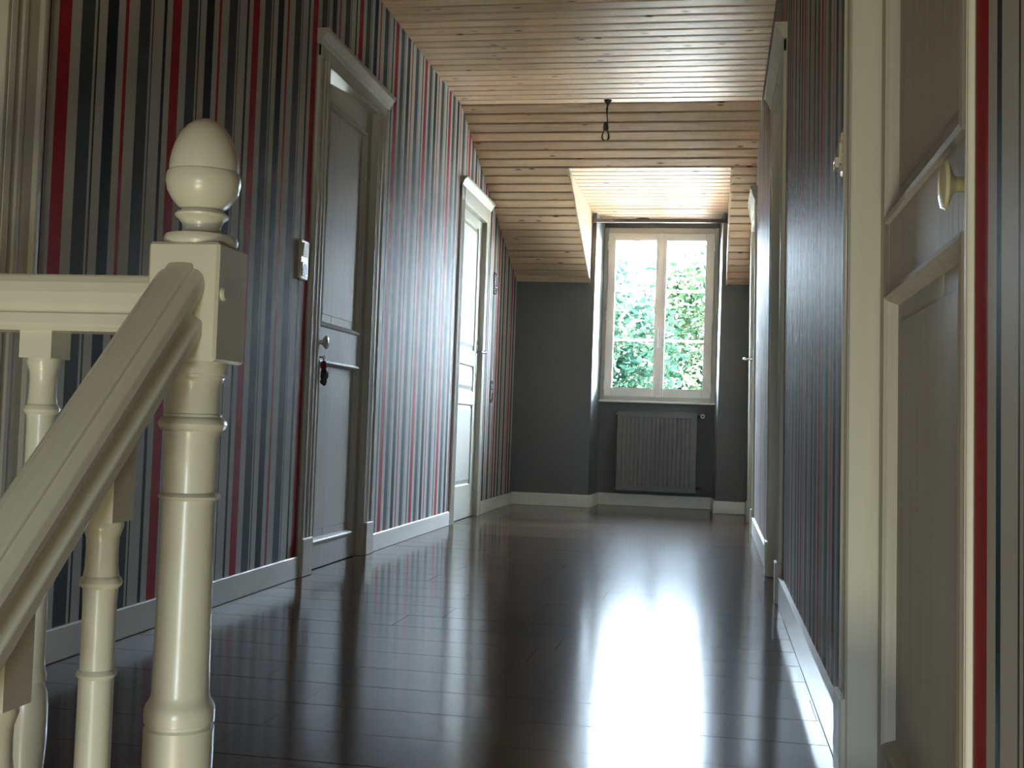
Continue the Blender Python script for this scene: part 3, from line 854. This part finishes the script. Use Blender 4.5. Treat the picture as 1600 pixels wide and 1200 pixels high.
# level handrail
half = [(0, 0), (0.024, 0), (0.0265, -0.003), (0.031, -0.012), (0.033, -0.026), (0.031, -0.042), (0.0265, -0.051), (0.0265, -0.054), (0.030, -0.056), (0.030, -0.071), (0.0275, -0.073), (0.0275, -0.081), (0, -0.081)]
prof = half + [(-a, b) for a, b in half[::-1][1:-1]]
m = MB(); m.prism([(NY + a, 0.813 + b) for a, b in prof], 0, NX - 0.052, XL)
m.build('level_handrail', M['rail'], rail, bevel=0.001)
def baluster(x, y, zb, slope, bottom):
    mb = MB()
    h = 0.025
    zt = zb + 0.04
    # square head, its top cut to the slope of the rail
    z_at = (lambda yy_: 0.727 - SL * (NY - 0.052 - yy_)) if slope else (lambda yy_: 0.735)
    vs = [(x - h, y - h, zb), (x + h, y - h, zb), (x + h, y + h, zb), (x - h, y + h, zb),
          (x - h, y - h, z_at(y - h)), (x + h, y - h, z_at(y - h)), (x + h, y + h, z_at(y + h)), (x - h, y + h, z_at(y + h))]
    mb.add(vs, [(0, 3, 2, 1), (4, 5, 6, 7), (0, 1, 5, 4), (1, 2, 6, 5), (2, 3, 7, 6), (3, 0, 4, 7)])
    P = [(0.0235, 0.0), (0.0240, -0.006), (0.0225, -0.011), (0.0215, -0.014), (0.0195, -0.020), (0.0190, -0.035), (0.0195, -0.055), (0.0210, -0.066), (0.0245, -0.070), (0.0255, -0.074), (0.0240, -0.078), (0.0208, -0.081),
         (0.0200, -0.10), (0.0200, -0.178), (0.0225, -0.181), (0.0240, -0.184), (0.0225, -0.187), (0.0205, -0.189), (0.0210, -0.30), (0.0212, -0.440), (0.0225, -0.449), (0.0245, -0.454), (0.0240, -0.462), (0.0215, -0.464), (0.0220, -0.468), (0.0270, -0.482), (0.0285, -0.50), (0.0285, -0.55), (0.0255, -0.59), (0.0255, -0.60)]
    mb.lathe([(a, zb + b) for a, b in P[::-1]], x, y, 28)
    mb.cbox(x - h, x + h, y - h, y + h, bottom, zb - 0.598, 0.003)
    return mb.build('baluster', M['rail'], rail)
baluster(-0.959, 1.525, 0.693, False, 0.0)
baluster(-1.19, 1.525, 0.693, False, 0.0)
baluster(-1.42, 1.525, 0.693, False, 0.0)
for k in range(0, 9):
    yb = 1.30 - 0.2 * k
    baluster(RX, yb, 0.487 - SL * 0.2 * k, True, -0.177 * (k + 1))

# ------------------------------------------------------------------ radiator
rd = empty('radiator', (-0.46, 9.45, 0.127))
tag(rd, 'dark grey ribbed panel radiator under the window', 'radiator')
rx0, rx1, rz0, rz1, ry = -0.776, -0.143, 0.127, 0.775, 9.41
m = MB()
n = 17
band = 0.045
# ribbed face as a profile in x, bounded by flat bands
pts = []
w_ = (rx1 - rx0 - 0.05) / n
xs = rx0 + 0.025
vs = []; line = [(rx0, ry)]
for k in range(n):
    a = xs + k * w_
    line += [(a, ry), (a + w_ * 0.14, ry + 0.0045), (a + w_ * 0.28, ry + 0.0045), (a + w_ * 0.42, ry), ]
line += [(rx1, ry)]
za, zb = rz0 + band, rz1 - band
nv = len(line)
vs = [(x, y, za) for x, y in line] + [(x, y, zb) for x, y in line]
m.add(vs, [(i, i + 1, nv + i + 1, nv + i) for i in range(nv - 1)])
m.cbox(rx0, rx1, ry, ry + 0.012, zb - 0.001, rz1 - 0.008, 0.002); m.cbox(rx0, rx1, ry, ry + 0.012, rz0, za + 0.001, 0.002)
m.box(rx0, rx1, ry + 0.009, ry + 0.013, za, zb)
m.box(rx0 + 0.01, rx1 - 0.01, ry + 0.05, ry + 0.06, rz0 + 0.01, rz1 - 0.02)
m.build('front_panel', M['radiator'], rd)
m = MB(); m.cbox(rx0 - 0.006, rx0, ry - 0.003, ry + 0.065, rz0, rz1, 0.002); m.build('side_cover', M['radiator'], rd)
m = MB(); m.cbox(rx1, rx1 + 0.006, ry - 0.003, ry + 0.065, rz0, rz1, 0.002); m.build('side_cover', M['radiator'], rd)
m = MB()
m.cbox(rx0 - 0.006, rx1 + 0.006, ry - 0.003, ry + 0.006, rz1 - 0.008, rz1 + 0.002, 0.001); m.cbox(rx0 - 0.006, rx1 + 0.006, ry + 0.056, ry + 0.065, rz1 - 0.008, rz1 + 0.002, 0.001)
for k in range(40):
    x = rx0 + (k + 0.5) * (rx1 - rx0) / 40
    m.box(x - 0.002, x + 0.002, ry + 0.005, ry + 0.058, rz1 - 0.006, rz1)
m.build('top_grille', M['radiator'], rd)
m = MB(); m.tube([(rx1 + 0.004, ry + 0.035, 0.745), (rx1 + 0.04, ry + 0.035, 0.745)], 0.010, 12); m.tube([(rx1 + 0.036, ry + 0.04, 0.745), (rx1 + 0.036, ry - 0.01, 0.748)], 0.013, 12)
m.build('valve_body', M['black'], rd)
m = MB()
cxv, czv = rx1 + 0.046, 0.750
star = [(cxv + (0.021 if k % 2 else 0.016) * math.cos(math.pi * k / 6), czv + (0.021 if k % 2 else 0.016) * math.sin(math.pi * k / 6)) for k in range(12)]
m.prism(star, 1, ry - 0.040, ry - 0.008)
vk = m.build('valve_knob', M['plastic'], rd); vk['label'] = 'white star-shaped valve knob'
m = MB(); m.lathe([(0.007, ry - 0.0425), (0.007, ry - 0.038)], cxv, czv, 12, axis=1); m.build('knob_screw', M['black'], vk)
m = MB(); m.tube([(rx1 + 0.004, ry + 0.035, 0.165), (rx1 + 0.03, ry + 0.035, 0.165)], 0.011, 12); m.tube([(rx1 + 0.036, ry + 0.04, 0.165), (rx1 + 0.04, ry - 0.012, 0.165)], 0.013, 12)
m.build('return_valve', M['black'], rd)
m = MB(); m.lathe([(0.007, rx0 - 0.018), (0.009, rx0 - 0.012), (0.009, rx0 - 0.002)], ry + 0.02, 0.748, 12, axis=0); o = m.build('bleed_valve', M['plastic'], rd)
m = MB(); m.box(-0.66, -0.63, ry + 0.058, 9.5, 0.3, 0.6); m.build('wall_bracket', M['radiator'], rd)
m = MB(); m.box(-0.28, -0.25, ry + 0.058, 9.5, 0.3, 0.6); m.build('wall_bracket', M['radiator'], rd)

# ------------------------------------------------------------------ bar over the window recess
br = empty('curtain_bar', (-0.475, 9.04, 2.25))
tag(br, 'flat grey brown bar spanning the dormer above the window', 'curtain rail')
m = MB(); m.cbox(-0.995, 0.05, 9.020, 9.048, 2.252, 2.279, 0.003); m.build('bar', M['darkbar'], br)
for xa, sg in ((-0.9995, 1), (0.0555, -1)):
    m = MB(); m.prism([(xa, 2.244), (xa, 2.300), (xa + sg * 0.012, 2.292), (xa + sg * 0.026, 2.278), (xa + sg * 0.026, 2.250), (xa + sg * 0.010, 2.244)], 1, 9.012, 9.052)
    m.build('end_bracket', M['darkbar'], br)
m = MB(); m.prism([(-0.60 + 0.055 * math.cos(math.pi * k / 10), 2.279 + 0.012 * math.sin(math.pi * k / 10)) for k in range(11)], 1, 9.024, 9.044)
m.build('middle_support', M['darkbar'], br)

# ------------------------------------------------------------------ hanging bulb
bx_, by_ = -0.682, 6.79
bl = empty('pendant_bulb', (bx_, by_, 2.33))
tag(bl, 'bare clear light bulb hanging on a short dark cord from the pine ceiling', 'light bulb')
m = MB(); m.lathe([(0.004, 2.548), (0.008, 2.556), (0.022, 2.574), (0.024, ZC)], bx_, by_, 16); m.build('ceiling_hook', M['black'], bl)
m = MB(); m.tube([(bx_, by_, 2.552), (bx_ - 0.004, by_, 2.53), (bx_ - 0.002, by_, 2.49), (bx_ + 0.001, by_, 2.455), (bx_ - 0.003, by_, 2.435)], [0.004, 0.006, 0.003, 0.003, 0.004], 8); m.build('cord', M['black'], bl)
bx2 = bx_ - 0.008
m = MB(); m.lathe([(0.013, 2.398), (0.016, 2.402), (0.016, 2.425), (0.0135, 2.428), (0.0135, 2.440), (0.006, 2.446)], bx2, by_, 20)
o = m.build('lamp_socket', paint('bakelite_brown', (0.05, 0.04, 0.03), rough=0.35, var=0.05, bump=0.0), bl)
m = MB(); m.lathe([(0.0005, 2.3335), (0.012, 2.336), (0.020, 2.3425), (0.025, 2.354), (0.025, 2.366), (0.021, 2.380), (0.015, 2.392), (0.0125, 2.400)], bx2, by_, 28, closed=False)
o = m.build('bulb', M['bulb'], bl); o['label'] = 'clear glass bulb'
m = MB(); m.tube([(bx2 - 0.003, by_, 2.4), (bx2 - 0.006, by_, 2.368), (bx2, by_, 2.372), (bx2 + 0.006, by_, 2.368), (bx2 + 0.003, by_, 2.4)], 0.0007, 6); m.build('filament', M['chrome'], bl)

# ------------------------------------------------------------------ switches and sockets
def switch_plate(label, yc, zc, w_, h_, frame_mat, insert_mat, kinds, ornate=False, grp=None):
    root = empty('switch_plate', (XL, yc, zc - h_ / 2)); tag(root, label, 'switch')
    m = MB()
    if ornate:
        N = 28; pts = []
        for k in range(N):
            a = 2 * math.pi * k / N
            cxs, sns = math.cos(a), math.sin(a)
            rr = 1.0 / max(abs(cxs) ** 0.9, abs(sns) ** 0.9)
            sc_ = 1 + 0.05 * (1 if k % 2 else -1)
            pts.append((yc + w_ / 2 * cxs * rr * sc_ * 0.97, zc + h_ / 2 * sns * rr * sc_ * 0.97))
        m.prism(pts, 0, XL, XL + 0.007)
        for k in range(N):
            m.ellipsoid((XL + 0.007, yc + (pts[k][0] - yc) * 0.88, zc + (pts[k][1] - zc) * 0.92), 0.0035, 0.004, 0.005, 6, 4)
    else:
        m.cbox(XL, XL + 0.013, yc - w_ / 2, yc + w_ / 2, zc - h_ / 2, zc + h_ / 2, 0.003)
    m.build('frame', frame_mat, root)
    n = len(kinds); hh = h_ / n
    top0 = 0.007 if ornate else 0.013
    for i, kd in enumerate(kinds):
        zz = zc + h_ / 2 - hh * (i + 0.5)
        e = min(w_, hh) * 0.36
        m = MB()
        if kd == 'rocker':
            m.add([(XL + top0 - 0.001, yc - e, zz - e), (XL + top0 - 0.001, yc + e, zz - e), (XL + top0 - 0.001, yc + e, zz + e), (XL + top0 - 0.001, yc - e, zz + e),
                   (XL + top0 + 0.002, yc - e + .001, zz - e + .001), (XL + top0 + 0.002, yc + e - .001, zz - e + .001), (XL + top0 + 0.007, yc + e - .001, zz + e - .001), (XL + top0 + 0.007, yc - e + .001, zz + e - .001)],
                  [(0, 1, 2, 3), (4, 5, 6, 7), (0, 1, 5, 4), (1, 2, 6, 5), (2, 3, 7, 6), (3, 0, 4, 7)])
            m.build('rocker', insert_mat, root)
        else:
            m.cbox(XL + top0 - 0.001, XL + top0 + 0.003, yc - e, yc + e, zz - e, zz + e, 0.001)
            s = m.build('socket', insert_mat, root)
            m = MB(); m.lathe([(e * 0.82, XL + top0 + 0.003), (e * 0.82, XL + top0 + 0.0038), (e * 0.70, XL + top0 + 0.0036)], yc, zz, 20, axis=0)
            m.build('socket_well', M['black'] if not ornate else M['pewter'], s)
    return root
switch_plate('ivory double plate, rocker over socket, on striped wallpaper left of the knobbed door', 4.222, 1.232, 0.082, 0.150, M['plastic'], M['plastic'], ['rocker', 'socket'])
switch_plate('upper of two ornate pewter plates on the far striped wall past the lever-handled door', 8.12, 1.640, 0.085, 0.155, M['pewter'], M['chrome'], ['rocker', 'rocker'], True)
switch_plate('lower of two ornate pewter plates on the far striped wall, near knee height', 8.12, 0.862, 0.085, 0.155, M['pewter'], M['chrome'], ['socket', 'rocker'], True)
# ornate cream plate on the right wall beside the nearest casing
rp = empty('switch_plate', (XR - SHEAR * 1.18, 2.345, 1.14)); tag(rp, 'cream scalloped switch plate seen edge on beside the right-hand casing', 'switch')
m = MB(True)
N = 24; ycp, zcp = 2.345, 1.186; pts = []
for k in range(N):
    a = 2 * math.pi * k / N
    rr = 1.0 / max(abs(math.cos(a)), abs(math.sin(a))) ** 0.75
    s2 = 1 + 0.06 * (1 if k % 2 else -1)
    pts.append((ycp + 0.046 * math.cos(a) * rr * s2, zcp + 0.044 * math.sin(a) * rr * s2))
m.prism(pts, 0, XR, XR - 0.006)
inner = [((p[0] - ycp) * 0.72 + ycp, (p[1] - zcp) * 0.72 + zcp) for p in pts]
m.prism(inner, 0, XR - 0.005, XR - 0.012)
m.build('frame', M['ceramic'], rp)
m = MB(True); m.prism([(2.325, 1.160), (2.365, 1.160), (2.365, 1.200), (2.325, 1.200)], 0, XR - 0.012, XR - 0.015)
m.prism([(2.328, 1.152), (2.362, 1.152), (2.362, 1.172), (2.328, 1.172)], 0, XR - 0.014, XR - 0.022)
m.build('rocker', M['ceramicw'], rp)

# ------------------------------------------------------------------ charm hanging from the key of door 2
ch = empty('key_charm', (XL + 0.016, 4.476, 0.755))
tag(ch, 'small dark brown charm with red top hanging on the key of the knobbed door', 'key charm')
m = MB(); m.ellipsoid((XL + 0.018, 4.476, 0.838), 0.013, 0.020, 0.020); m.tube([(XL + 0.016, 4.476, 0.872), (XL + 0.018, 4.476, 0.855)], 0.0015, 6); m.build('top', M['redfelt'], ch)
m = MB(); m.ellipsoid((XL + 0.019, 4.478, 0.806), 0.013, 0.017, 0.022); m.ellipsoid((XL + 0.020, 4.504, 0.800), 0.010, 0.010, 0.018); m.ellipsoid((XL + 0.020, 4.462, 0.794), 0.009, 0.010, 0.016)
m.ellipsoid((XL + 0.019, 4.486, 0.776), 0.011, 0.013, 0.021); m.ellipsoid((XL + 0.018, 4.466, 0.772), 0.010, 0.009, 0.012)
m.build('body', M['brown'], ch)

# ------------------------------------------------------------------ garden beyond the window
# unseen lower roof slope, added to bounce sun up to the dormer ceiling
m = MB(); m.prism([(9.86, 0.62), (14.0, -2.0), (14.0, -2.15), (9.86, 0.45)], 0, -6.0, 5.0)
struct(m.build('bounce_roof', paint('grey_bounce_roof', (0.16, 0.16, 0.157), rough=0.7, var=0.06, bump=0.05, scale=(2, 2, 2), spec=0.2)))
m = MB(); m.box(-40, 40, 10.5, 60, -3.3, -3.2)
struct(m.build('floor_garden', M['lawn']))
def tree(name, label, x, y, h, rx, ry, rz, cz, n, seed, mat, size):
    rg = random.Random(seed)
    root = empty(name, (x, y, -3.2)); tag(root, label, 'tree')
    m = MB(); m.tube([(x, y, -3.2), (x + 0.1, y, -1.5), (x - 0.1, y + 0.1, 0.3), (x, y, h * 0.5)], [0.2, 0.16, 0.12, 0.06], 10); m.build('trunk', M['bark'], root)
    m = MB()
    for k in range(14):
        a = rg.uniform(0, 6.28); zz = rg.uniform(-1.2, cz + rz * 0.4); L = rg.uniform(0.5, 0.95)
        e = (x + rx * L * math.cos(a), y + ry * L * math.sin(a), zz + rg.uniform(0.4, 1.4))
        m.tube([(x, y, zz), ((x + e[0]) / 2, (y + e[1]) / 2, (zz + e[2]) / 2 + 0.1), e], [0.05, 0.03, 0.01], 6)
    m.build('branches', M['bark'], root)
    # leaves grow in clumps
    m = MB(); clumps = []
    for k in range(n // 34):
        while True:
            p = Vector((rg.uniform(-1, 1), rg.uniform(-1, 1), rg.uniform(-1, 1)))
            if p.length < 1: break
        clumps.append(Vector((x + p.x * rx, y + p.y * ry, cz + p.z * rz)))
    vs = []; fs = []
    for c in clumps:
        for j in range(34):
            q = c + Vector((rg.gauss(0, 0.15), rg.gauss(0, 0.15), rg.gauss(0, 0.13)))
            d = Vector((rg.gauss(0, 1), rg.gauss(0, 1), rg.gauss(0, 0.7))).normalized()
            e = d.cross(Vector((rg.gauss(0, 1), rg.gauss(0, 1), rg.gauss(0, 1)))).normalized()
            L = size * rg.uniform(0.7, 1.3)
            o = len(vs)
            vs += [q, q + d * L * 0.5 + e * L * 0.22, q + d * L, q + d * L * 0.5 - e * L * 0.22]
            fs.append((o, o + 1, o + 2, o + 3))
    me = bpy.data.meshes.new('foliage'); me.from_pydata([tuple(v - Vector((x, y, 0))) for v in vs], [], fs); me.materials.append(mat)
    fo = bpy.data.objects.new('foliage', me); COL.objects.link(fo); fo.parent = root; fo.location = (0, 0, 3.2)
    fo['kind'] = 'stuff'
tree('garden_tree', 'leafy green tree seen through the right-hand sash', 0.55, 17.3, 4.0, 2.0, 1.2, 2.5, 0.95, 26000, 1, M['leaf'], 0.13)
tree('garden_tree', 'lower bluish green tree seen through the left-hand sash', -1.75, 14.2, 3.0, 1.35, 1.1, 2.15, 0.70, 23000, 2, M['leaf2'], 0.11)
